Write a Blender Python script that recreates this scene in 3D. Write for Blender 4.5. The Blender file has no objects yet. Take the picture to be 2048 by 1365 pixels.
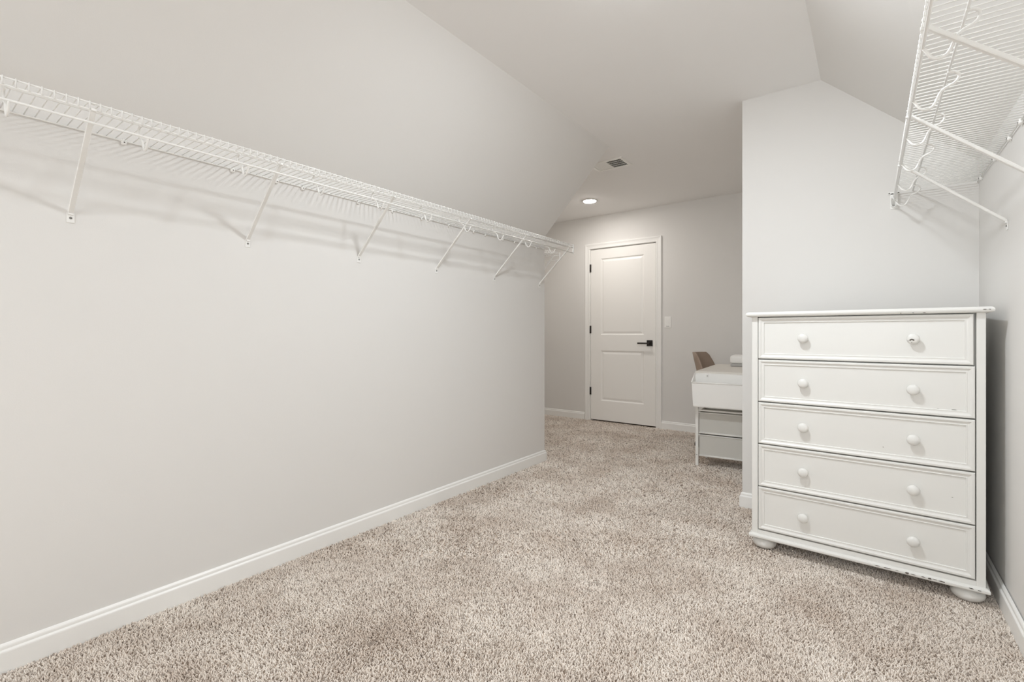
import bpy, bmesh, math, random
import numpy as np
from mathutils import Vector, Matrix
random.seed(7)
rng = np.random.default_rng(11)
PI = math.pi
S = bpy.context.scene
COL = S.collection

# ------------------------------------------------------------------ camera
F_PX, VP_X, HOR, CAM_Z = 951.0, 1740.0, 667.0, 1.04
YAW = math.atan2(VP_X - 1024, F_PX)
cam_d = bpy.data.cameras.new('camera')
cam = bpy.data.objects.new('camera', cam_d)
COL.objects.link(cam)
cam.location = (0, 0, CAM_Z)
cam.rotation_euler = (PI / 2, 0, YAW)
cam_d.sensor_width = 36.0
cam_d.lens = F_PX / 2048 * 36.0
cam_d.shift_y = (HOR - 1365 / 2) / 2048
cam_d.clip_start = 0.02
S.camera = cam

# ------------------------------------------------------------------ world, lights, exposure
S.view_settings.view_transform = 'Standard'
S.view_settings.look = 'None'
S.view_settings.gamma = 1
S.view_settings.use_curve_mapping = False
S.view_settings.exposure = 0.08
S.cycles.max_bounces = 10
S.cycles.diffuse_bounces = 7
world = bpy.data.worlds.new('daylight')
S.world = world
world.use_nodes = True
bg = world.node_tree.nodes['Background']
bg.inputs[0].default_value = (0.93, 0.96, 1.0, 1)
bg.inputs[1].default_value = 1.0
ADDED_LAMP_STRENGTH = 185.0          # two added ceiling lamps, out of view
ALCOVE_LAMP_STRENGTH = 200.0
ADDED_WINDOW_POWER = 26.0           # fill light through an added, unseen window behind the camera

def area_light(name, loc, rot, sx, sy, power, color):
    l = bpy.data.lights.new(name, 'AREA')
    l.shape = 'RECTANGLE'; l.size = sx; l.size_y = sy; l.energy = power; l.color = color
    o = bpy.data.objects.new(name, l); COL.objects.link(o)
    o.location = loc; o.rotation_euler = rot
    return o
area_light('added_window_light', (-0.45, -2.42, 1.45), (PI / 2, 0, 0), 1.5, 1.35, ADDED_WINDOW_POWER, (0.90, 0.955, 1.0))  # fill light set just outside the added window

# ------------------------------------------------------------------ materials
def new_mat(name):
    m = bpy.data.materials.new(name); m.use_nodes = True
    nt = m.node_tree
    return m, nt, nt.nodes['Principled BSDF']
def lin(c):
    return tuple((v / 255 / 12.92) if v / 255 <= 0.04045 else ((v / 255 + 0.055) / 1.055) ** 2.4 for v in c) + (1,)
def paint(name, rgb, rough=0.6, bump=0.0, scale=300, var=0.0, spec=0.5, metal=0.0, coat=0.0):
    m, nt, b = new_mat(name)
    b.inputs['Base Color'].default_value = lin(rgb)
    b.inputs['Roughness'].default_value = rough
    b.inputs['Specular IOR Level'].default_value = spec
    b.inputs['Metallic'].default_value = metal
    b.inputs['Coat Weight'].default_value = coat
    tc = nt.nodes.new('ShaderNodeTexCoord')
    if var:
        n = nt.nodes.new('ShaderNodeTexNoise'); n.inputs['Scale'].default_value = 3.0; n.inputs['Detail'].default_value = 4
        nt.links.new(tc.outputs['Object'], n.inputs['Vector'])
        mx = nt.nodes.new('ShaderNodeMix'); mx.data_type = 'RGBA'
        c = lin(rgb)
        mx.inputs['A'].default_value = tuple(v * (1 - var) for v in c[:3]) + (1,)
        mx.inputs['B'].default_value = tuple(min(1, v * (1 + var)) for v in c[:3]) + (1,)
        nt.links.new(n.outputs['Fac'], mx.inputs['Factor'])
        nt.links.new(mx.outputs['Result'], b.inputs['Base Color'])
    if bump:
        n2 = nt.nodes.new('ShaderNodeTexNoise'); n2.inputs['Scale'].default_value = scale; n2.inputs['Detail'].default_value = 3
        nt.links.new(tc.outputs['Object'], n2.inputs['Vector'])
        bp = nt.nodes.new('ShaderNodeBump'); bp.inputs['Strength'].default_value = bump; bp.inputs['Distance'].default_value = 0.001
        nt.links.new(n2.outputs['Fac'], bp.inputs['Height'])
        nt.links.new(bp.outputs['Normal'], b.inputs['Normal'])
    return m
M_WALL = paint('wall_paint', (228, 226, 223), 0.75, bump=0.12, scale=260, var=0.006, spec=0.3)
M_CEIL = paint('ceiling_paint', (243, 242, 241), 0.8, bump=0.10, scale=260, var=0.006, spec=0.2)
M_TRIM = paint('trim_paint', (245, 244, 241), 0.38, bump=0.03, scale=60, spec=0.45)
M_DOOR = paint('door_paint', (246, 244, 240), 0.42, bump=0.03, scale=90, spec=0.45)
M_WIRE = paint('vinyl_coated_wire', (240, 239, 236), 0.30, bump=0.02, scale=80, spec=0.5)
M_PLASTIC = paint('white_plastic', (246, 245, 242), 0.4, bump=0.02, scale=60)
M_LACQ = paint('white_lacquer', (232, 231, 227), 0.33, bump=0.05, scale=45, var=0.008, spec=0.5)
M_CHIP = paint('bare_wood_chip', (96, 90, 82), 0.8, bump=0.2, scale=300, var=0.3)
M_BLACK = paint('dark_bronze_metal', (46, 42, 38), 0.42, bump=0.03, scale=120, metal=0.35)
M_STEEL = paint('screw_steel', (128, 126, 122), 0.35, metal=0.8)
M_DARK = paint('duct_shade', (62, 60, 56), 0.9, bump=0.1)
M_MESHFAB = paint('white_mesh_fabric', (206, 204, 198), 0.8, bump=0.25, scale=700, var=0.02)
M_POWDER = paint('powder_coated_steel', (236, 235, 231), 0.4, bump=0.03, scale=200)
M_TABLE = paint('white_laminate', (226, 221, 213), 0.35, bump=0.02, scale=50)
M_GREYBASE = paint('pale_grey_plastic', (182, 181, 178), 0.5, bump=0.03)
M_CHAIR = paint('taupe_faux_leather', (158, 139, 124), 0.5, bump=0.35, scale=90, var=0.08)
M_CASTER = paint('black_nylon', (28, 27, 26), 0.5, bump=0.03)

def lamp_mat(name, color, strength):
    m, nt, b = new_mat(name)
    b.inputs['Base Color'].default_value = (0.9, 0.9, 0.9, 1)
    b.inputs['Emission Color'].default_value = color
    b.inputs['Emission Strength'].default_value = strength
    return m
M_LAMP_ADDED = lamp_mat('added_lamp_lens', (0.90, 0.955, 1.0, 1), ADDED_LAMP_STRENGTH)
M_LAMP_ALCOVE = lamp_mat('lamp_lens_warm', (1.0, 0.955, 0.905, 1), ALCOVE_LAMP_STRENGTH)
def glass_mat():
    m, nt, b = new_mat('added_window_glass')
    out = nt.nodes['Material Output']
    tr = nt.nodes.new('ShaderNodeBsdfTransparent'); gl = nt.nodes.new('ShaderNodeBsdfGlossy'); gl.inputs['Roughness'].default_value = 0.02
    fr = nt.nodes.new('ShaderNodeFresnel'); fr.inputs['IOR'].default_value = 1.45
    mx = nt.nodes.new('ShaderNodeMixShader')
    nt.links.new(fr.outputs[0], mx.inputs[0]); nt.links.new(tr.outputs[0], mx.inputs[1]); nt.links.new(gl.outputs[0], mx.inputs[2])
    nt.links.new(mx.outputs[0], out.inputs['Surface'])
    return m
M_GLASS = glass_mat()

def carpet_mat(name, lo, hi, dark):
    """cut-pile yarn: colour of each tuft varies, and shading of brushed, leaning pile is painted in as patches"""
    m, nt, b = new_mat(name)
    b.inputs['Roughness'].default_value = 0.95
    b.inputs['Specular IOR Level'].default_value = 0.1
    geo = nt.nodes.new('ShaderNodeNewGeometry')
    tc = nt.nodes.new('ShaderNodeTexCoord')
    n1 = nt.nodes.new('ShaderNodeTexNoise'); n1.inputs['Scale'].default_value = 3.2; n1.inputs['Detail'].default_value = 5; n1.inputs['Roughness'].default_value = 0.62
    n2 = nt.nodes.new('ShaderNodeTexNoise'); n2.inputs['Scale'].default_value = 170; n2.inputs['Detail'].default_value = 2
    for n in (n1, n2): nt.links.new(tc.outputs['Object'], n.inputs['Vector'])
    r1 = nt.nodes.new('ShaderNodeMapRange'); r1.inputs['From Min'].default_value = 0.40; r1.inputs['From Max'].default_value = 0.66
    nt.links.new(n1.outputs['Fac'], r1.inputs['Value'])
    mixa = nt.nodes.new('ShaderNodeMix'); mixa.data_type = 'RGBA'
    mixa.inputs['A'].default_value = lin(hi); mixa.inputs['B'].default_value = lin(lo)
    nt.links.new(r1.outputs['Result'], mixa.inputs['Factor'])
    # per-tuft tone
    at = nt.nodes.new('ShaderNodeAttribute'); at.attribute_name = 'yarn_tone'
    mixb = nt.nodes.new('ShaderNodeMix'); mixb.data_type = 'RGBA'
    mixb.inputs['B'].default_value = lin(dark)
    r2 = nt.nodes.new('ShaderNodeMapRange'); r2.inputs['From Min'].default_value = 0.66; r2.inputs['From Max'].default_value = 1.0; r2.inputs['To Max'].default_value = 0.8
    nt.links.new(at.outputs['Fac'], r2.inputs['Value'])
    nt.links.new(r2.outputs['Result'], mixb.inputs['Factor'])
    nt.links.new(mixa.outputs['Result'], mixb.inputs['A'])
    nt.links.new(mixb.outputs['Result'], b.inputs['Base Color'])
    bp = nt.nodes.new('ShaderNodeBump'); bp.inputs['Strength'].default_value = 0.6; bp.inputs['Distance'].default_value = 0.004
    nt.links.new(n2.outputs['Fac'], bp.inputs['Height']); nt.links.new(bp.outputs['Normal'], b.inputs['Normal'])
    return m
M_CARPET = carpet_mat('carpet_yarn', (226, 212, 199), (250, 241, 231), (160, 144, 131))
M_CARPET_BASE = carpet_mat('carpet_backing', (210, 195, 181), (232, 218, 205), (150, 136, 123))

# ------------------------------------------------------------------ mesh helpers
class MB:
    def __init__(s): s.v = []; s.f = []; s.sm = []
    def add(s, vs, fs, smooth=False):
        o = len(s.v); s.v += [tuple(p) for p in vs]
        s.f += [tuple(i + o for i in f) for f in fs]; s.sm += [smooth] * len(fs)
        return s
    def box(s, a, b):
        x0, y0, z0 = a; x1, y1, z1 = b
        v = [(x0,y0,z0),(x1,y0,z0),(x1,y1,z0),(x0,y1,z0),(x0,y0,z1),(x1,y0,z1),(x1,y1,z1),(x0,y1,z1)]
        return s.add(v, [(0,3,2,1),(4,5,6,7),(0,1,5,4),(1,2,6,5),(2,3,7,6),(3,0,4,7)])
    def rbox(s, a, b, r=0.003, seg=2, sharp_smooth=True):
        bm = bmesh.new()
        bmesh.ops.create_cube(bm, size=1)
        for v in bm.verts:
            v.co = Vector([a[i] + (b[i] - a[i]) * (v.co[i] + 0.5) for i in range(3)])
        bmesh.ops.bevel(bm, geom=bm.edges[:], offset=r, segments=seg, profile=0.5, affect='EDGES', clamp_overlap=True)
        return s.addbm(bm)
    def addbm(s, bm, smooth=False):
        bm.verts.index_update()
        s.add([v.co[:] for v in bm.verts], [tuple(v.index for v in f.verts) for f in bm.faces], smooth)
        bm.free(); return s
    def prism(s, poly, axis, a, b):
        """poly: 2D outline; axis 'x','y','z' extrusion from a to b"""
        n = len(poly)
        def P(p, t):
            return {'x': (t, p[0], p[1]), 'y': (p[0], t, p[1]), 'z': (p[0], p[1], t)}[axis]
        v = [P(p, a) for p in poly] + [P(p, b) for p in poly]
        f = [tuple(range(n)), tuple(range(2*n-1, n-1, -1))] + [(i, i + n, (i+1) % n + n, (i+1) % n) for i in range(n)]
        return s.add(v, f)
    def tube(s, pts, r, n=8, flat=None, caps=True, smooth=True):
        """r radius; flat=(w,h) gives a rectangular section along the line instead"""
        pts = [Vector(p) for p in pts]; k = len(pts); rings = []
        t0 = (pts[1] - pts[0]).normalized()
        up = Vector((0, 0, 1)) if abs(t0.z) < 0.9 else Vector((1, 0, 0))
        a = t0.cross(up).normalized()
        for i in range(k):
            if i == 0: t = t0
            elif i == k - 1: t = (pts[-1] - pts[-2]).normalized()
            else: t = ((pts[i+1] - pts[i]).normalized() + (pts[i] - pts[i-1]).normalized()).normalized()
            a = (a - t * a.dot(t)).normalized(); b = t.cross(a)
            rr = r[i] if isinstance(r, (list, tuple)) else r
            if flat:
                w, h = flat
                prof = [(-w/2, -h*.25), (-w*.36, -h/2), (w*.36, -h/2), (w/2, -h*.25), (w/2, h*.3), (w*.42, h/2), (-w*.42, h/2), (-w/2, h*.3)]
                rings.append([pts[i] + a * p + b * q for p, q in prof])
            else:
                rings.append([pts[i] + (a * math.cos(2*PI*j/n) + b * math.sin(2*PI*j/n)) * rr for j in range(n)])
        m = len(rings[0]); vs = [p for ring in rings for p in ring]; fs = []
        for i in range(k - 1):
            for j in range(m):
                fs.append((i*m + j, i*m + (j+1) % m, (i+1)*m + (j+1) % m, (i+1)*m + j))
        s.add(vs, fs, smooth and not flat)
        if caps:
            o = len(s.v) - len(vs)
            s.f += [tuple(o + j for j in range(m-1, -1, -1)), tuple(o + (k-1)*m + j for j in range(m))]; s.sm += [False, False]
        return s
    def lathe(s, prof, n=24, mat=None, smooth=True, a0=0.0, a1=2*PI):
        """prof: list of (radius, height) about z; mat: Matrix placing it"""
        mat = mat or Matrix.Identity(4); full = abs(a1 - a0 - 2*PI) < 1e-6
        cols = n if full else n + 1
        vs = []
        for r, h in prof:
            for j in range(cols):
                t = a0 + (a1 - a0) * j / n
                vs.append(mat @ Vector((r*math.cos(t), r*math.sin(t), h)))
        fs = []
        for i in range(len(prof) - 1):
            for j in range(n):
                j2 = (j + 1) % cols
                fs.append((i*cols + j, i*cols + j2, (i+1)*cols + j2, (i+1)*cols + j))
        s.add(vs, fs, smooth)
        if full:
            o = len(s.v) - len(vs)
            if prof[0][0] > 1e-6: s.f.append(tuple(o + j for j in range(cols-1, -1, -1))); s.sm.append(False)
            if prof[-1][0] > 1e-6: s.f.append(tuple(o + (len(prof)-1)*cols + j for j in range(cols))); s.sm.append(False)
        return s
    def mesh(s, name):
        me = bpy.data.meshes.new(name)
        me.from_pydata(s.v, [], s.f)
        me.polygons.foreach_set('use_smooth', s.sm)
        bm = bmesh.new(); bm.from_mesh(me)
        bmesh.ops.remove_doubles(bm, verts=bm.verts, dist=1e-6)
        bmesh.ops.recalc_face_normals(bm, faces=bm.faces)
        bm.to_mesh(me); bm.free()
        return me
    def build(s, name, mat, parent=None, loc=None):
        me = s.mesh(name); me.materials.append(mat)
        o = bpy.data.objects.new(name, me); COL.objects.link(o)
        if parent: o.parent = parent
        if loc: o.location = loc
        return o
def inst(name, me, parent, loc=(0,0,0), rot=None):
    o = bpy.data.objects.new(name, me); COL.objects.link(o)
    o.parent = parent; o.location = loc
    if rot: o.rotation_euler = rot
    return o
def thing(name, label, cat, loc=(0,0,0), rz=0.0, group=None):
    o = bpy.data.objects.new(name, None); COL.objects.link(o)
    o.empty_display_size = 0.1
    o.location = loc; o.rotation_euler = (0, 0, rz)
    o['label'] = label; o['category'] = cat
    if group: o['group'] = group
    return o
def struct(name, mb, mat, parent=None):
    o = mb.build(name, mat, parent); o['kind'] = 'structure'
    return o

# ------------------------------------------------------------------ room measures (metres)
XL, XR = -2.135, 0.412          # left knee wall, right knee wall
YE = 3.28                       # where the left knee wall and its slope end
YB = 5.145                      # far wall with the door
YBL = 3.125                     # face of the projecting wall behind the dresser
XBL = -0.615                    # its corner
YR = -2.25                      # wall behind the camera
HC = 2.44                       # ceiling
XA = -3.43                      # left wall of the alcove
CREASE_L, CREASE_R = -1.56, -0.217
KNEE_L, KNEE_R = 1.83, 1.855
FL = -0.012                     # carpet backing level; pile top is about z = 0

# ------------------------------------------------------------------ structure
FLOOR = struct('floor', MB().box((XA - .15, YR - .15, FL - .12), (XR + .3, YB + .2, FL)), M_CARPET_BASE)
struct('ceiling', MB().box((XA - .15, YR - .15, HC), (XR + .3, YB + .2, HC + .12)), M_CEIL)
struct('wall_left', MB().box((XA - .12, YR - .1, FL), (XL, YE, KNEE_L)), M_WALL)
struct('wall_left_sloped', MB().prism([(XL, KNEE_L), (CREASE_L, HC), (XA - .12, HC), (XA - .12, KNEE_L)], 'y', YR - .1, YE), M_WALL)
struct('wall_right', MB().box((XR, YR - .1, FL), (XR + .15, YBL + .02, KNEE_R)), M_WALL)
struct('wall_right_sloped', MB().prism([(XR, KNEE_R), (CREASE_R, HC), (XR + .15, HC), (XR + .15, KNEE_R)], 'y', YR - .1, YBL), M_WALL)
struct('wall_projecting', MB().box((XBL, YBL, FL), (XR + .15, YB + .1, HC)), M_WALL)
struct('wall_alcove', MB().box((XA - .12, YE, FL), (XA, YB + .1, HC)), M_WALL)
# far wall with the doorway cut out
DX0, DX1, DZ = -2.690, -1.886, 2.045
wb = MB()
wb.box((XA - .1, YB, FL), (DX0 - .02, YB + .12, HC)).box((DX1 + .02, YB, FL), (XBL + .1, YB + .12, HC)).box((DX0 - .02, YB, DZ + .02), (DX1 + .02, YB + .12, HC))
wb.box((DX0 - .05, YB + .12, FL), (DX1 + .05, YB + .16, DZ + .1))  # unseen panel added behind the door to stop light leaking through its gaps
struct('wall_back', wb, M_WALL)
# wall behind the camera with an unseen window added to light the room
WX0, WX1, WZ0, WZ1 = -1.15, 0.25, 0.85, 2.1
wr = MB()
wr.box((XL - .05, YR - .12, FL), (WX0, YR, HC)).box((WX1, YR - .12, FL), (XR + .1, YR, HC))
wr.box((WX0, YR - .12, FL), (WX1, YR, WZ0)).box((WX0, YR - .12, WZ1), (WX1, YR, HC))
struct('wall_rear', wr, M_WALL)
wn = struct('added_window', MB().box((WX0, YR - .09, WZ0), (WX1, YR - .05, WZ0 + .05)).box((WX0, YR - .09, WZ1 - .05), (WX1, YR - .05, WZ1))
            .box((WX0, YR - .09, WZ0 + .05), (WX0 + .05, YR - .05, WZ1 - .05)).box((WX1 - .05, YR - .09, WZ0 + .05), (WX1, YR - .05, WZ1 - .05))
            .box((WX0 + .05, YR - .085, 1.455), (WX1 - .05, YR - .055, 1.495)), M_TRIM)
MB().box((WX0 + .05, YR - .073, WZ0 + .05), (WX1 - .05, YR - .069, WZ1 - .05)).build('pane', M_GLASS, wn)

# baseboards: one moulded profile swept along each wall foot
BB = [(0, FL), (.014, FL), (.014, .058), (.0132, .0615), (.0105, .0645), (.0085, .0665), (.0085, .0735), (.0075, .077), (.004, .081), (0, .083)]
def baseboard(name, path):
    """path: floor points, room lies to the right-hand side of the walking direction"""
    n = len(path); vs = []; k = len(BB)
    P = [Vector((p[0], p[1], 0)) for p in path]
    nr = []
    for i in range(n - 1):
        d = (P[i+1] - P[i]).normalized(); nr.append(Vector((d.y, -d.x, 0)))
    for i in range(n):
        if i == 0: m = nr[0]
        elif i == n - 1: m = nr[-1]
        else:
            m = (nr[i-1] + nr[i]); m = m / max(0.2, m.dot(nr[i]))
        for o, z in BB: vs.append(P[i] + m * o + Vector((0, 0, z)))
    fs = []
    for i in range(n - 1):
        for j in range(k - 1): fs.append((i*k + j, (i+1)*k + j, (i+1)*k + j + 1, i*k + j + 1))
        fs.append((i*k + k - 1, (i+1)*k + k - 1, (i+1)*k, i*k))
    fs += [tuple(range(k)), tuple((n-1)*k + j for j in range(k-1, -1, -1))]
    struct(name, MB().add(vs, fs), M_TRIM)
baseboard('baseboard_left', [(XL, YR), (XL, YE), (XA, YE)])
baseboard('baseboard_right', [(XR - .004, YBL), (XR - .004, YR)])
baseboard('baseboard_projecting', [(XBL, YB), (XBL, YBL), (XR - .015, YBL)])
CL, CR = DX0 - .073, DX1 + .063      # outer casing edges
baseboard('baseboard_back_left', [(XA, YB), (CL, YB)])
baseboard('baseboard_back_right', [(CR, YB), (XBL, YB)])
baseboard('baseboard_alcove', [(XA, YE), (XA, YB)])

# door casing and jamb
def casing():
    prof = [(0, 0), (0, .010), (.003, .0125), (.011, .0125), (.016, .0105), (.034, .012), (.049, .0165), (.056, .017), (.060, .014), (.060, 0)]
    xl, xr, zt = DX0 - .008, DX1 + .005, DZ + .005
    path = [((xl, FL), (-1, 0)), ((xl, zt), (-1, 1)), ((xr, zt), (1, 1)), ((xr, FL), (1, 0))]
    vs = []; k = len(prof); fs = []
    for (x, z), (ox, oz) in path:
        for o, p in prof: vs.append((x + ox*o, YB - p, z + oz*o))
    for i in range(3):
        for j in range(k - 1): fs.append((i*k + j, (i+1)*k + j, (i+1)*k + j + 1, i*k + j + 1))
    m = MB().add(vs, fs)
    m.box((DX0 - .020, YB - .001, FL), (DX0, YB + .115, DZ + .02)).box((DX1, YB - .001, FL), (DX1 + .020, YB + .115, DZ + .02))
    m.box((DX0, YB - .001, DZ), (DX1, YB + .115, DZ + .02))
    m.box((DX0, YB + .045, FL), (DX0 + .012, YB + .08, DZ)).box((DX1 - .012, YB + .045, FL), (DX1, YB + .08, DZ)).box((DX0, YB + .045, DZ - .012), (DX1, YB + .08, DZ))
    return m
struct('trim_1', casing(), M_TRIM)

def rings(x0, x1, z0, z1, prof, cap=True):
    """concentric rectangles in the XZ plane: prof = (inset, y)"""
    vs = []; fs = []
    for ins, y in prof:
        vs += [(x0+ins, y, z0+ins), (x1-ins, y, z0+ins), (x1-ins, y, z1-ins), (x0+ins, y, z1-ins)]
    for i in range(len(prof) - 1):
        for j in range(4):
            fs.append((i*4 + j, i*4 + (j+1) % 4, (i+1)*4 + (j+1) % 4, (i+1)*4 + j))
    if cap: fs.append(tuple((len(prof)-1)*4 + j for j in range(4)))
    return vs, fs
yf = YB + .003
sx0, sx1, sz0, sz1 = DX0 + .003, DX1 - .004, .010, DZ - .006
px0, px1 = -2.557, -2.022
slab = MB()
slab.box((sx0, yf, sz0), (px0, yf + .035, sz1)).box((px1, yf, sz0), (sx1, yf + .035, sz1))
for a, b in ((sz0, .238), (.838, 1.020), (1.929, sz1)): slab.box((px0, yf, a), (px1, yf + .035, b))
door = struct('door_1', slab, M_DOOR)
pan = [(0, yf), (.004, yf + .001), (.010, yf + .006), (.014, yf + .009), (.019, yf + .0095), (.040, yf + .0035), (.043, yf + .003)]
for a, b in ((.238, .838), (1.020, 1.929)):
    v, f = rings(px0, px1, a, b, pan)
    MB().add(v, f).build('door_panel', M_DOOR, door)
for z in (1.822, 1.086, .348):
    hb = MB()
    hb.lathe([(.0055, z - .045), (.0065, z - .044), (.0065, z + .044), (.0055, z + .045)], 10, Matrix.Translation((DX0 + .001, YB - .006, 0)))
    hb.box((DX0 - .006, YB - .003, z - .045), (DX0 + .010, YB + .0028, z + .045))
    hb.build('hinge', M_BLACK, door)
hx, hz = -1.957, .930
h = MB().rbox((hx - .033, yf - .010, hz - .033), (hx + .033, yf, hz + .033), .003).build('handle_rosette', M_BLACK, door)
lv = MB().lathe([(.011, 0), (.011, .034)], 14, Matrix.Translation((hx, yf - .008, hz)) @ Matrix.Rotation(PI/2, 4, 'X'))
lv.rbox((hx - .128, yf - .050, hz - .010), (hx + .012, yf - .038, hz + .007), .003)
lv.build('lever', M_BLACK, h)
MB().box((sx1 - .002, yf + .004, hz - .03), (sx1 + .002, yf + .028, hz + .03)).build('latch_plate', M_BLACK, door)

# ------------------------------------------------------------------ dresser
dr = thing('dresser', 'tall white five-drawer dresser with round knobs and bun feet, chipped along its base', 'dresser', (-.425, 2.567, 0), math.radians(-2.386))
DY = -.012                                   # plane of the stile faces (local y grows away from the room)
L0, L1 = -.035, .778
top_prof = []
tb = MB()
def bullnose_slab(m, x0, x1, y0, y1, z0, z1, n=6):
    r = (z1 - z0) / 2; zc = (z0 + z1) / 2
    lay = [(r - r*math.cos(PI*i/n), zc - r*math.cos(PI*i/n)) for i in range(n + 1)]
    vs = []; fs = []
    for i in range(n + 1):
        t = PI*i/n; ins = r - r*math.sin(t); z = zc - r*math.cos(t)
        vs += [(x0+ins, y0+ins, z), (x1-ins, y0+ins, z), (x1-ins, y1-ins, z), (x0+ins, y1-ins, z)]
    for i in range(n):
        for j in range(4): fs.append((i*4+j, i*4+(j+1) % 4, (i+1)*4+(j+1) % 4, (i+1)*4+j))
    fs += [(3,2,1,0), tuple(n*4+j for j in range(4))]
    return m.add(vs, fs)
bullnose_slab(tb, -.058, .801, DY - .022, .455, 1.1185, 1.1415)
top = tb.build('top_board', M_LACQ, dr)
cs = MB()
cs.rbox((L0, DY, .052), (-.0085, .45, 1.119), .002).rbox((.7515, DY, .052), (L1, .45, 1.119), .002)   # sides with their stiles
cs.box((-.0085, DY + .034, .085), (.7515, .45, 1.119)).box((-.0085, DY + .001, .060), (.7515, DY + .03, .0895))
cs.build('carcass', M_LACQ, dr)
bs = MB()
bprof = [(-.0, .052), (.0105, .052), (.0140, .0540), (.0155, .0575), (.0155, .0640), (.0135, .0680), (.009, .0702), (.002, .0712), (.0, .0712)]
vs = []; fs = []; k = len(bprof)
bpath = [((L0, .45), (-1, 0)), ((L0, DY), (-1, -1)), ((L1, DY), (1, -1)), ((L1, .45), (1, 0))]
for (x, y), (ox, oy) in bpath:
    for o, z in bprof: vs.append((x + ox*o*.75, y + oy*o, z))
for i in range(3):
    for j in range(k): fs.append((i*k+j, (i+1)*k+j, (i+1)*k+(j+1) % k, i*k+(j+1) % k))
fs += [tuple(range(k)), tuple(3*k+j for j in range(k-1, -1, -1))]
bs.add(vs, fs)
bs.box((L0 + .002, DY + .002, .052), (L1 - .002, .448, .058))
base = bs.build('base_moulding', M_LACQ, dr)
foot_prof = [(.030, 0), (.040, .003), (.049, .012), (.052, .023), (.049, .035), (.041, .044), (.034, .048), (.034, .0525)]
foot_me = MB().lathe(foot_prof, 28).mesh('bun_foot'); foot_me.materials.append(M_LACQ)
for x, y in ((.012, .034), (.731, .034), (.012, .400), (.731, .400)):
    inst('bun_foot', foot_me, dr, (x, y, 0))
bounds = [(.9180, 1.1150), (.7125, .9125), (.5095, .7070), (.3045, .5040), (.0955, .2990)]
knob_prof = [(.0085, .0), (.0085, .006), (.0095, .008), (.0165, .011), (.0205, .015), (.0215, .019), (.0200, .023), (.0155, .0265), (.009, .0285), (.0, .029)]
def knob_mesh():
    return MB().lathe(knob_prof, 24, Matrix.Rotation(PI/2, 4, 'X'))
knob_me = knob_mesh().mesh('knob'); knob_me.materials.append(M_LACQ)
dprof = lambda o: [(0, DY + .033), (0, DY + .003 + o), (.0015, DY + .0006 + o), (.004, DY + o), (.009, DY + o), (.012, DY + .0022 + o), (.016, DY + .0045 + o), (.020, DY + .005 + o),
                   (.0225, DY + .0042 + o), (.0245, DY + .0048 + o), (.026, DY + .0085 + o), (.028, DY + .0085 + o)]
drawers = []
for i, (a, b) in enumerate(bounds):
    o = -.004 if i == 0 else -.0025
    x1 = .7440 if i == 0 else .7482
    v, f = rings(-.0060, x1, a, b, dprof(o))
    m = MB().add(v, f)
    d = m.build('drawer', M_LACQ, dr); drawers.append(d)
    for kx in (.181, .5665):
        inst('knob', knob_me, d, (kx, DY + .0085 + o, a + (.0985 if i == 0 else .0975)))
# paint worn off: small irregular flakes where the bare wood shows
def flake(cx, cz, w, hgt, y, parent, seed, tilt=0.0):
    r = random.Random(seed); n = 15
    pts = [(cx + w*.5*math.cos(2*PI*i/n)*r.uniform(.55, 1.1), y, cz + hgt*.5*math.sin(2*PI*i/n)*r.uniform(.5, 1.15)) for i in range(n)]
    pts2 = [(p[0], p[1] - .0006, p[2]) for p in pts]
    MB().add(pts2 + pts, [tuple(range(n))] + [(i, (i+1) % n, n+(i+1) % n, n+i) for i in range(n)]).build('paint_chip', M_CHIP, parent)
yb = DY - .0157
for i, (cx, cz, w, hh) in enumerate([(.452, .0625, .020, .0025), (.485, .0625, .030, .003), (.515, .063, .012, .0025), (.548, .0615, .016, .009), (.566, .0620, .018, .003),
                                     (.598, .0625, .016, .0035), (.617, .0620, .011, .008), (.632, .0635, .016, .003), (.652, .0620, .022, .006), (.737, .0635, .018, .004), (.759, .0625, .012, .003)]):
    flake(cx, cz, w, hh, yb, base, 40 + i)
for i, (cx, w) in enumerate([(.772, .014), (.786, .008), (.566, .008), (.600, .012), (.527, .006)]):
    flake(cx, 1.1305 if cx > .7 else 1.122, w, .0035, DY - .0222, top, 70 + i)
for i, (di, cx, cz, w, hh) in enumerate([(0, .665, .948, .008, .004), (1, .498, .735, .012, .002), (1, .642, .738, .010, .002), (1, .690, .740, .016, .002), (2, .470, .560, .004, .003), (3, .684, .395, .006, .002), (2, .700, .531, .018, .0018)]):
    flake(cx, cz, w, hh, DY + .0058, drawers[di], 90 + i)
kc = drawers[0]
def dome(r):
    """height of the knob's face at radius r"""
    for (r0, h0), (r1, h1) in zip(knob_prof[5:], knob_prof[6:]):
        if r1 <= r <= r0: return h0 + (h1 - h0)*(r0 - r)/(r0 - r1)
    return knob_prof[5][1]
def knob_wear(cx, cz, r0, r1, t0, t1, nr=4, na=14, seed=1):
    """paint rubbed off the knob: a patch that follows the dome"""
    g = random.Random(seed); vs = []; fs = []
    kx, kz = .5665, bounds[0][0] + .0985
    for i in range(nr + 1):
        for j in range(na + 1):
            t = t0 + (t1 - t0)*j/na
            r = r0 + (r1 - r0)*i/nr + (g.uniform(-.0006, .0006) if i in (0, nr) else 0)
            x, z = cx + r*math.cos(t), cz + r*math.sin(t)
            vs.append((kx + x, DY + .0045 - dome(math.hypot(x, z)) - .0005, kz + z))
    for i in range(nr):
        for j in range(na): fs.append((i*(na+1)+j, i*(na+1)+j+1, (i+1)*(na+1)+j+1, (i+1)*(na+1)+j))
    MB().add(vs, fs, True).build('paint_chip', M_CHIP, kc)
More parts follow.
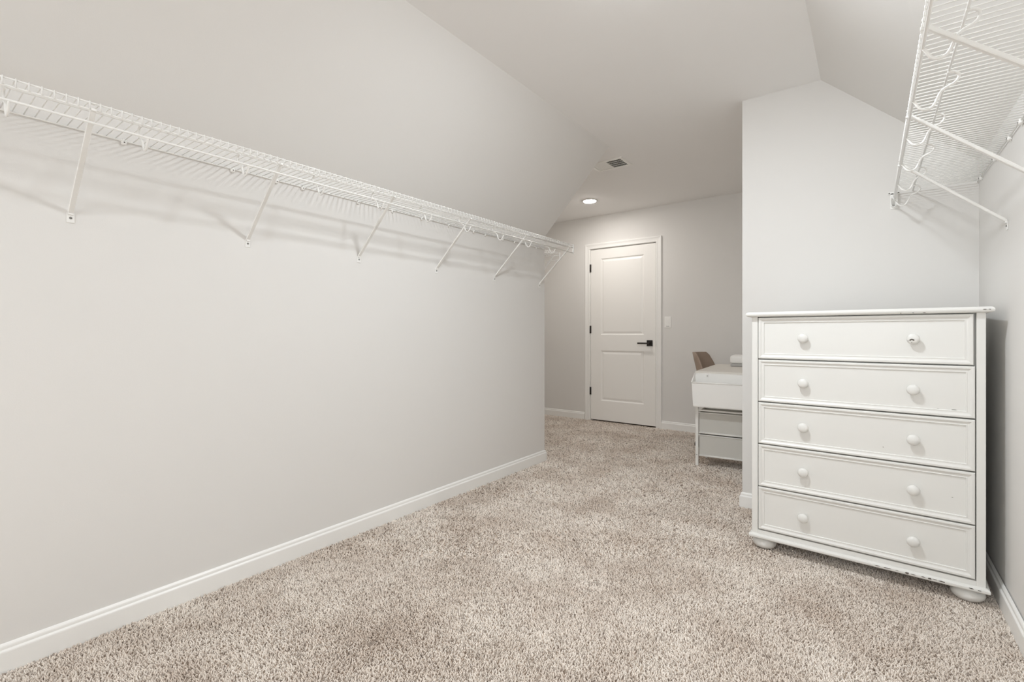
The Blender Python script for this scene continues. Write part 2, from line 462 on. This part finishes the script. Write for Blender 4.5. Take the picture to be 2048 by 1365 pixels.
knob_wear(-.0045, -.0075, .0035, .0088, math.radians(12), math.radians(168))
knob_wear(-.0160, -.0070, .0, .0013, 0, 2*PI, 2, 8, 2)
knob_wear(-.0050, -.0140, .0, .0012, 0, 2*PI, 2, 8, 3)

# ------------------------------------------------------------------ wire shelves
def deck_line(D):
    """side view of one deck wire: wall end, flat run, bent down over the front"""
    return [(0, .004, .0032), (0, D * .5, .0032), (0, D - .004, .0032), (0, D + .0016, .0022), (0, D + .0036, -.002), (0, D + .0036, -.0225)]
HOOK = [(.000, -.061), (.0035, -.066), (.007, -.0735), (.013, -.085), (.019, -.0905), (.026, -.0935), (.034, -.0930), (.042, -.0875), (.0475, -.0785), (.051, -.069), (.0545, -.0595),
        (.060, -.0505), (.067, -.0445), (.076, -.0405), (.0845, -.0370), (.0915, -.0305), (.0955, -.0220), (.0945, -.0130), (.0885, -.0065), (.081, -.0036), (.072, -.0030)]
def make_shelf(name, label, loc, rz, L, D, braces, hooks, clips, n_first=0.012, cap_at=(), wall_end=(), drop=-.295):
    t = thing(name, label, 'wire shelf', loc, rz, 'wire shelves with hanging rods')
    def rod(nm, y, z, r, x0=0.0, x1=L): return MB().tube([(x0, y, z), (x1, y, z)], r, 8).build(nm, M_WIRE, t)
    rod('back_rod', .006, 0, .0026); rod('deck_rod', D - .072, -.0006, .0032)
    rod('front_rod', D, -.0012, .0027); rod('front_rod', D + .0005, -.0215, .0027)
    rod('hanging_rod', D + .003, -.061, .0036)
    me = MB().tube(deck_line(D), .0017, 6).mesh('cross_wire'); me.materials.append(M_WIRE)
    x = n_first
    while x < L - .004:
        inst('cross_wire', me, t, (x, 0, 0)); x += .0254
    hk = MB().tube([(0, D + .003 - d, z) for d, z in HOOK], .0035, 10).mesh('rod_hook'); hk.materials.append(M_WIRE)
    for x in hooks: inst('rod_hook', hk, t, (x, 0, 0))
    # diagonal support: a channel from the wall up to the front rods, with a screwed foot and a clip over the lip
    st = MB().tube([(0, .0045, drop + .018), (0, D - .010, -.027), (0, D - .003, -.017)], 0, flat=(.0150, .0095))
    st.rbox((-.006, D - .006, -.026), (.006, D + .0085, -.0185), .0015).rbox((-.0045, D - .007, -.0045), (.0045, D + .0070, -.0018), .001)
    st = st.mesh('support_strut'); st.materials.append(M_WIRE)
    fp = MB().rbox((-.0105, .0002, drop - .018), (.0105, .0030, drop + .016), .0012).rbox((-.0068, .0010, drop + .008), (.0068, .0075, drop + .021), .001)
    fp = fp.mesh('foot_plate'); fp.materials.append(M_WIRE)
    sc = MB().lathe([(.0042, .0028), (.0042, .0036), (.003, .0050), (0, .0054)], 12, Matrix.Translation((0, 0, drop - .002)) @ Matrix.Rotation(-PI/2, 4, 'X')).mesh('screw')
    sc.materials.append(M_STEEL)
    for x in braces:
        o = inst('support_strut', st, t, (x, 0, 0))
        inst('foot_plate', fp, o); inst('screw', sc, o)
    # plastic clips that hold the back rod to the wall
    cm = MB().rbox((-.0085, .0002, -.0125), (.0085, .0045, .0065), .0015).lathe([(.0090, .0), (.0090, .006), (.0075, .0095), (.003, .0115), (0, .0118)], 14, Matrix.Translation((0, .001, -.006)) @ Matrix.Rotation(-PI/2, 4, 'X'))
    cm.rbox((-.0035, .001, .000), (.0035, .0105, .0068), .001)
    cm = cm.mesh('rod_clip'); cm.materials.append(M_PLASTIC)
    nm_ = MB().lathe([(.0026, 0), (.0026, .0122), (.0018, .0132), (0, .0134)], 10, Matrix.Translation((0, .001, -.006)) @ Matrix.Rotation(-PI/2, 4, 'X')).mesh('nail'); nm_.materials.append(M_STEEL)
    for x in clips:
        o = inst('rod_clip', cm, t, (x, 0, 0)); inst('nail', nm_, o)
    for x in cap_at:      # moulded cap over the free end of the front rods
        MB().rbox((x - .007, D - .006, -.069), (x + .004, D + .0085, .005), .003).build('end_cap', M_PLASTIC, t)
        MB().lathe([(.0055, -.006), (.0055, .005), (.004, .007), (0, .0075)], 12, Matrix.Translation((x, .006, 0)) @ Matrix.Rotation(PI/2, 4, 'Y')).build('end_cap', M_PLASTIC, t)
    for x in wall_end:    # open cradle screwed to the end wall that carries the front rods
        m = MB()
        m.rbox((x + .0165, D - .013, -.080), (x + .020, D + .017, .002), .0015).rbox((x + .0165, D - .021, -.006), (x + .020, D + .026, .009), .0015)
        u = [(D - .009, .006), (D - .011, -.040), (D - .009, -.062), (D - .003, -.072), (D + .005, -.0735), (D + .012, -.068), (D + .0145, -.050), (D + .0145, -.020)]
        m.tube([(x + .006, y, z) for y, z in u], 0, flat=(.0030, .024))
        br = m.build('end_bracket', M_PLASTIC, t)
        for yy, zz in ((D - .016, .0015), (D + .021, .0015)):
            MB().lathe([(.0035, 0), (.0030, .002), (0, .0028)], 10, Matrix.Translation((x + .0168, yy, zz)) @ Matrix.Rotation(-PI/2, 4, 'Y')).build('screw', M_STEEL, br)
    return t
def from_end(end, ys): return [end - y for y in ys]
ENDL = 3.252
make_shelf('wire_shelf', 'long white wire shelf with hanging rod running along the left wall under the sloped ceiling', (XL, ENDL, 1.727), -PI/2, 3.95, .285,
           from_end(ENDL, [3.205, 2.628, 2.061, 1.504, .948, .382, -.18]), [ENDL - (.207 + .3088*k) for k in range(-3, 10)],
           from_end(ENDL, [.20, .523, .886, 1.070, 1.194, 1.496, 1.72, 1.937, 2.164, 2.40, 2.524, 2.72, 2.859, 3.03, 3.15]), n_first=(ENDL - .195) % .0254, cap_at=(.006,), drop=-.300)
Y0R = -.62
make_shelf('wire_shelf', 'white wire shelf seen from below, high on the right wall above the dresser side', (XR, Y0R, 1.757), PI/2, YBL - .004 - Y0R, .312,
           [y - Y0R for y in (-.235, .32, .875, 1.43, 1.985, 2.54)], [y - Y0R for y in [3.0 - .3115*k for k in range(12)]],
           [y - Y0R for y in (.4, .9, 1.4, 1.85, 2.08, 2.31, 2.475, 2.735, 3.03)], wall_end=(YBL - Y0R - .020,), drop=-.312)
make_shelf('wire_shelf', 'short white wire shelf half hidden round the far end of the left wall', (XA + .01, YE, 1.745), 0.0, XL - .035 - XA - .01, .300,
           [.12, .66, 1.185], [.15, .455, .765, 1.07], [.1, .5, .9, 1.2], cap_at=(XL - .035 - XA - .01,), drop=-.300)

# ------------------------------------------------------------------ ceiling register, recessed lamp and added ceiling lamps, switch
vt = thing('ceiling_vent', 'white rectangular air register in the ceiling above the alcove', 'vent', (-1.722, 3.634, HC))
vw, vd = .152, .108
f = MB()
ring = [(vw, vd, 0), (vw, vd, -.003), (vw - .006, vd - .006, -.0065), (vw - .024, vd - .024, -.0075), (vw - .027, vd - .027, -.005), (vw - .027, vd - .027, 0)]
vs = []; fs = []
for a, b, z in ring: vs += [(-a, -b, z), (a, -b, z), (a, b, z), (-a, b, z)]
for i in range(len(ring) - 1):
    for j in range(4): fs.append((i*4+j, i*4+(j+1) % 4, (i+1)*4+(j+1) % 4, (i+1)*4+j))
f.add(vs, fs); f.box((-.003, -vd + .026, -.0065), (.003, vd - .026, -.0005))
f.build('frame', M_POWDER, vt)
MB().box((-vw + .026, -vd + .026, -.0009), (vw - .026, vd - .026, -.0002)).build('duct_backing', M_DARK, vt)  # dark sheet under the uncut ceiling, paints the shade inside the duct
for bank, (x0, x1, sgn) in enumerate(((-.122, -.004, 1), (.004, .122, -1))):
    n = 9
    for i in range(n):
        xc = x0 + (x1 - x0)*(i + .5)/n
        w, hgt = (.0078, .0042) if bank == 0 else (.0016, .0050)
        sg = -1 if bank == 0 else 1
        m = MB().prism([(xc - sg*w, -.0010), (xc - sg*(w - .001), -.0010), (xc + sg*w, -.0010 - hgt), (xc + sg*(w - .001), -.0010 - hgt)], 'y', -vd + .026, vd - .026)
        m.build('louver', M_POWDER, vt)
for yy in (-.041, 0, .041): MB().box((.004, yy - .0012, -.0058), (.122, yy + .0012, -.0012)).build('crossbar', M_POWDER, vt)

def ceiling_lamp(loc, label, lens=None, k=1.0, drop=1.0):
    t = thing('ceiling_light', label, 'ceiling light', loc, 0.0, 'round ceiling lights')
    MB().lathe([(.066, -.004), (.067, -.0085), (.071, -.009), (.079, -.005), (.083, 0), (.066, 0)], 40).build('trim_ring', M_POWDER, t)
    t.scale = (k, k, 1)
    MB().lathe([(.0665, -.007), (.0655, -.007 - .006*drop), (.058, -.007 - .0115*drop), (.038, -.007 - .0155*drop), (0, -.007 - .017*drop)], 32).build('lens', lens or M_LAMP_ADDED, t)
    return t
ceiling_lamp((-2.362, 4.500, HC), 'round recessed ceiling light glowing in front of the white door', M_LAMP_ALCOVE, drop=.45)
ceiling_lamp((-.64, 1.60, HC), 'added large round flush ceiling light, out of view, over the middle of the closet', k=1.7)  # unseen lamp added as the closet's main light
ceiling_lamp((-.50, -1.90, HC), 'added large round flush ceiling light, out of view, nearest the added rear window', k=1.7)  # second unseen lamp, added to light the closet from the rear

sw = thing('light_switch', 'white rocker light switch on the wall right of the door', 'light switch', (-1.754, YB, 1.160))
MB().rbox((-.036, -.0055, -.060), (.036, 0, .060), .0025).build('cover_plate', M_PLASTIC, sw)
MB().add([(-.0165, -.0055, -.033), (.0165, -.0055, -.033), (.0165, -.0085, .033), (-.0165, -.0085, .033), (-.0165, -.004, -.033), (.0165, -.004, -.033), (.0165, -.004, .033), (-.0165, -.004, .033)],
         [(0,1,2,3), (4,7,6,5), (0,4,5,1), (1,5,6,2), (2,6,7,3), (3,7,4,0)]).build('rocker', M_PLASTIC, sw)
MB().box((-.016, -.0066, -.046), (.016, -.0050, -.042)).build('slide_slot', M_STEEL, sw)

# ------------------------------------------------------------------ table, bin, box and chair in the far nook
RT = math.radians(4.9)
tbl = thing('craft_table', 'narrow white table with two mesh drawers, half hidden behind the projecting wall', 'table', (-1.100, 3.860, 0), RT)
MB().rbox((0, 0, .724), (.46, 1.03, .742), .002).build('tabletop', M_TABLE, tbl)
MB().box((.004, .006, .700), (.456, .020, .724)).box((.004, 1.010, .700), (.456, 1.024, .724)).box((.014, .020, .706), (.026, 1.010, .724)).box((.442, .020, .700), (.456, 1.010, .724)).build('apron', M_POWDER, tbl)
for lx, ly in ((.001, .001), (.437, .001), (.001, 1.007), (.437, 1.007)):
    lg = MB().rbox((lx, ly, 0), (lx + .022, ly + .022, .702), .002).build('leg', M_POWDER, tbl)
    if ly < .1 and lx < .1:
        MB().lathe([(.0032, 0), (.0028, .0012), (0, .0018)], 10, Matrix.Translation((lx + .011, ly - .0001, .085)) @ Matrix.Rotation(PI/2, 4, 'X')).build('screw', M_STEEL, lg)
MB().rbox((.028, .268, .0), (.043, .283, .41), .0015).build('rear_post', M_POWDER, tbl)
MB().rbox((.398, .268, .0), (.413, .283, .41), .0015).build('rear_post', M_POWDER, tbl)
MB().rbox((.398, .003, .0), (.416, .021, .44), .0015).build('front_post', M_POWDER, tbl)
MB().box((.023, .004, .430), (.398, .016, .442)).build('cross_rail', M_POWDER, tbl)
for xx in (.024, .388):
    for zz in (.424, .249): MB().box((xx, .02, zz), (xx + .010, .27, zz + .010)).build('drawer_runner', M_POWDER, tbl)
for z0, z1 in ((.2550, .4220), (.0770, .2470)):
    d = MB()
    x0, x1, y0, y1 = .027, .392, .004, .266
    d.box((x0, y0 + .004, z0 + .004), (x1, y0 + .007, z1 - .006)).box((x0, y1 - .003, z0 + .004), (x1, y1, z1 - .006))
    d.box((x0, y0 + .004, z0 + .004), (x0 + .003, y1, z1 - .006)).box((x1 - .003, y0 + .004, z0 + .004), (x1, y1, z1 - .006)).box((x0, y0 + .004, z0 + .002), (x1, y1, z0 + .005))
    d = d.build('drawer', M_MESHFAB, tbl)
    r_ = MB()
    r_.tube([(x0, y0 + .002, z1 - .004), (x1, y0 + .002, z1 - .004)], .0045, 8).tube([(x0, y0 + .002, z0 + .006), (x1, y0 + .002, z0 + .006)], .0075, 8)
    r_.tube([(x0, y1, z1 - .004), (x1, y1, z1 - .004)], .0045, 8).tube([(x0, y0, z1 - .004), (x0, y1, z1 - .004)], .004, 8).tube([(x1, y0, z1 - .004), (x1, y1, z1 - .004)], .004, 8)
    r_.build('wire_frame', M_POWDER, d)

# storage bin: open tapered box whose rim climbs towards the table
bn = thing('storage_bin', 'open white plastic bin hooked onto the near end of the white table', 'bin', (-1.100, 3.860, 0), RT)
def bin_ring(x0, x1, y0, y1, zf, zb): return [(x0, y0, zf), (x1, y0, zf), (x1, y1, zb), (x0, y1, zb)]
w = .0035
R_ = [bin_ring(.012, .408, -.116, -.014, .478, .478), bin_ring(.008, .412, -.120, -.010, .486, .486), bin_ring(-.001, .421, -.128, -.006, .664, .724),
      bin_ring(-.001 + w, .421 - w, -.128 + w, -.006 - w, .664, .724), bin_ring(.012 + w, .408 - w, -.116 + w, -.014 - w, .483, .483)]
vs = [p for r in R_ for p in r]
fs = [(3,2,1,0)] + [(i*4+j, i*4+(j+1) % 4, (i+1)*4+(j+1) % 4, (i+1)*4+j) for i in range(4) for j in range(4)] + [(16,17,18,19)]
MB().add(vs, fs).build('bin_body', M_PLASTIC, bn)
rm = R_[2]
MB().tube([rm[0], rm[1]], .0052, 8).tube([rm[1], rm[2]], .0045, 8).tube([rm[2], rm[3]], .0045, 8).tube([rm[3], rm[0]], .0052, 8).build('rim', M_PLASTIC, bn)

cl = MB().rbox((.081, -.0145, .700), (.103, -.0098, .7205), .0012).build('bin_clip', M_PLASTIC, bn)
MB().lathe([(.0036, 0), (.0030, .0015), (0, .0022)], 10, Matrix.Translation((.092, -.0145, .709)) @ Matrix.Rotation(PI/2, 4, 'X')).build('screw', M_STEEL, cl)

bx = thing('storage_box', 'white rounded box with a grey base at the far end of the white table', 'box', (-1.100, 3.860, 0), RT)
MB().rbox((.160, .72, .7425), (.405, .96, .768), .006).build('base', M_GREYBASE, bx)
MB().rbox((.156, .716, .768), (.409, .964, .842), .022, 4).build('cover', M_PLASTIC, bx)

# tub chair tucked under the left side of the table
ch = thing('desk_chair', 'taupe faux-leather tub chair on casters tucked behind the white table', 'chair', (-1.056, 4.655, 0), math.radians(-4))
def shell():
    nth, nz = 56, 9
    outer = []; inner = []
    for j in range(nz + 1):
        t = j / nz
        ro, ri = [], []
        for i in range(nth):
            a = 2*PI*i/nth; phi_b = abs(a - PI)                                # 0 = back, PI = front
            s = max(0.0, min(1.0, (math.radians(80) - phi_b) / math.radians(42))); s = s*s*(3 - 2*s)
            zr = .495 + (.862 - .495)*s
            if phi_b > math.radians(80): zr = .495 - .01*min(1, (phi_b - math.radians(80)))
            tz = max(0.0, (t - .3)/.7)
            z = .435 + .012*(t/.3)**2 if t < .3 else .447 + (zr - .447)*tz
            rad = (t/.3)*.92 if t < .3 else .92 + .10*math.sin(tz*PI/2)
            lean = .085*max(0, (z - .47)/.39)*max(0, math.cos(phi_b))
            rx, ry = .205*rad, .215*rad
            for lst, sh in ((ro, 0.0), (ri, .014)):
                kx = max(0.02, (rx - sh*(1 if t >= .3 else 0))); ky = max(0.02, ry - sh*(1 if t >= .3 else 0))
                zz = z + (sh if t < .3 else sh*max(0, 1 - tz*1.2))
                lst.append((math.cos(a)*kx*(1 if True else 0) - lean*1.0, math.sin(a)*ky, zz))
        outer.append(ro); inner.append(ri)
    rows = outer + inner[::-1]
    vs = [p for r in rows for p in r]; fs = []
    for i in range(len(rows) - 1):
        for j in range(nth): fs.append((i*nth+j, i*nth+(j+1) % nth, (i+1)*nth+(j+1) % nth, (i+1)*nth+j))
    return MB().add(vs, fs, True)
shell().build('seat_shell', M_CHAIR, ch)
MB().lathe([(.034, .14), (.034, .30), (.022, .302), (.022, .42), (.09, .425), (.09, .436)], 18).build('gas_column', M_GREYBASE, ch)
for k in range(5):
    a = math.radians(220 + 72*k); c, s_ = math.cos(a), math.sin(a)
    lg = MB().tube([(c*.02, s_*.02, .125), (c*.14, s_*.14, .105), (c*.25, s_*.25, .072)], [.022, .019, .014], 10).build('base_leg', M_BLACK, ch)
    cs_ = MB()
    Mx = Matrix.Translation((c*.252, s_*.252, .027)) @ Matrix.Rotation(a + .7, 4, 'Z') @ Matrix.Rotation(PI/2, 4, 'X')
    cs_.lathe([(.012, -.020), (.026, -.018), (.027, -.004), (.018, -.003), (.018, .003), (.027, .004), (.026, .018), (.012, .020)], 18, Mx)
    cs_.tube([(c*.25, s_*.25, .078), (c*.25, s_*.25, .040)], .008, 8)
    cs_.build('caster', M_CASTER, lg)

# ------------------------------------------------------------------ carpet pile (uncountable yarn tufts)
def carpet_pile():
    dv = np.array([-math.sin(YAW), math.cos(YAW)]); rv = np.array([math.cos(YAW), math.sin(YAW)])
    pts = []; rad = []
    def zone(x0, x1, y0, y1):
        sp = .0057
        nx, ny = int((x1-x0)/sp), int((y1-y0)/sp)
        gx, gy = np.meshgrid(np.arange(nx), np.arange(ny))
        p = np.stack([x0 + (gx + .5)*sp, y0 + (gy + .5)*sp], -1).reshape(-1, 2) + rng.uniform(-.5, .5, (nx*ny, 2))*sp
        w = p @ dv; u = 1024 + F_PX*(p @ rv)/np.maximum(w, .05); yy = HOR + F_PX*CAM_Z/np.maximum(w, .05)
        keep_p = np.where(w < 2.2, 1.0, np.where(w < 3.0, .55, .30))
        inside = (w > .6) & (u > -60) & (u < 2110) & (yy < 1420)
        near = (w > .45) & (u > -700) & (u < 2750) & (yy < 2000)
        keep = np.where(inside, keep_p, np.where(near, .12, 0.0))
        ok = rng.random(len(p)) < keep
        sc = np.where(inside, np.where(w < 2.2, 1.0, np.where(w < 3.0, 1.3, 1.7)), 2.4)
        pts.append(p[ok]); rad.append(sc[ok])
    zone(XL + .012, XR - .012, -.3, YE)
    zone(XA + .012, XBL - .012, YE, YB - .012)
    p = np.concatenate(pts); sc = np.concatenate(rad)
    # nothing grows inside the dresser feet or the projecting wall
    ok = ~((p[:, 0] > XBL - .014) & (p[:, 1] > YBL - .014)) & ~((p[:, 0] < XL + .014) & (p[:, 1] < YE + .014))
    p = p[ok]; sc = sc[ok]; n = len(p)
    print('tufts', n)
    # slow drift of the pile lie, plus random splay of each tuft
    def drift(seed):
        r = np.random.default_rng(seed); out = np.zeros(n)
        for k in range(14):
            fq = r.uniform(1.5, 9); th = r.uniform(0, 2*PI); ph = r.uniform(0, 2*PI)
            out += np.sin((p[:, 0]*math.cos(th) + p[:, 1]*math.sin(th))*fq + ph)/math.sqrt(fq)
        return out/2.6
    ang = rng.uniform(0, 2*PI, n)
    lx = .0060*np.cos(ang) + .0022*drift(3); ly = .0060*np.sin(ang) + .0022*drift(5)
    hgt = rng.uniform(.0098, .0132, n); base_r = .0030*sc; spin = rng.uniform(0, 2*PI, n)
    K = 4
    lev = [(0.0, .75, 0.0), (.55, 1.0, .45), (1.0, .55, 1.0)]
    V = np.zeros((n, 3*K + 1, 3), np.float32)
    for li, (t, rr, lean) in enumerate(lev):
        for k in range(K):
            a = spin + 2*PI*k/K + t*1.2
            V[:, li*K + k, 0] = p[:, 0] + lx*lean*sc + np.cos(a)*base_r*rr
            V[:, li*K + k, 1] = p[:, 1] + ly*lean*sc + np.sin(a)*base_r*rr
            V[:, li*K + k, 2] = FL + hgt*t
    V[:, 3*K, 0] = p[:, 0] + lx*sc*1.12; V[:, 3*K, 1] = p[:, 1] + ly*sc*1.12; V[:, 3*K, 2] = FL + hgt*1.10
    quads = []
    tris = []
    for li in range(2):
        for k in range(K): quads.append((li*K + k, li*K + (k+1) % K, (li+1)*K + (k+1) % K, (li+1)*K + k))
    for k in range(K): tris.append((2*K + k, 2*K + (k+1) % K, 3*K))
    off = (np.arange(n)*(3*K + 1))[:, None]
    q = (np.array(quads).reshape(1, -1) + off).reshape(n, -1)
    t = (np.array(tris).reshape(1, -1) + off).reshape(n, -1)
    loops = np.concatenate([q, t], 1).astype(np.int32).ravel()
    nq, nt_ = len(quads), len(tris)
    tot = np.tile(np.array([4]*nq + [3]*nt_, np.int32), n)
    start = np.concatenate([[0], np.cumsum(tot)[:-1]]).astype(np.int32)
    me = bpy.data.meshes.new('carpet_pile')
    me.vertices.add(n*(3*K + 1)); me.vertices.foreach_set('co', V.ravel())
    me.loops.add(len(loops)); me.loops.foreach_set('vertex_index', loops)
    me.polygons.add(len(tot)); me.polygons.foreach_set('loop_start', start); me.polygons.foreach_set('loop_total', tot)
    me.polygons.foreach_set('use_smooth', np.ones(len(tot), bool))
    me.update(calc_edges=True)
    at = me.attributes.new('yarn_tone', 'FLOAT', 'POINT')
    at.data.foreach_set('value', np.repeat(rng.random(n).astype(np.float32), 3*K + 1))
    me.materials.append(M_CARPET)
    o = bpy.data.objects.new('carpet_pile', me); COL.objects.link(o)
    o['kind'] = 'stuff'; o.parent = FLOOR
carpet_pile()
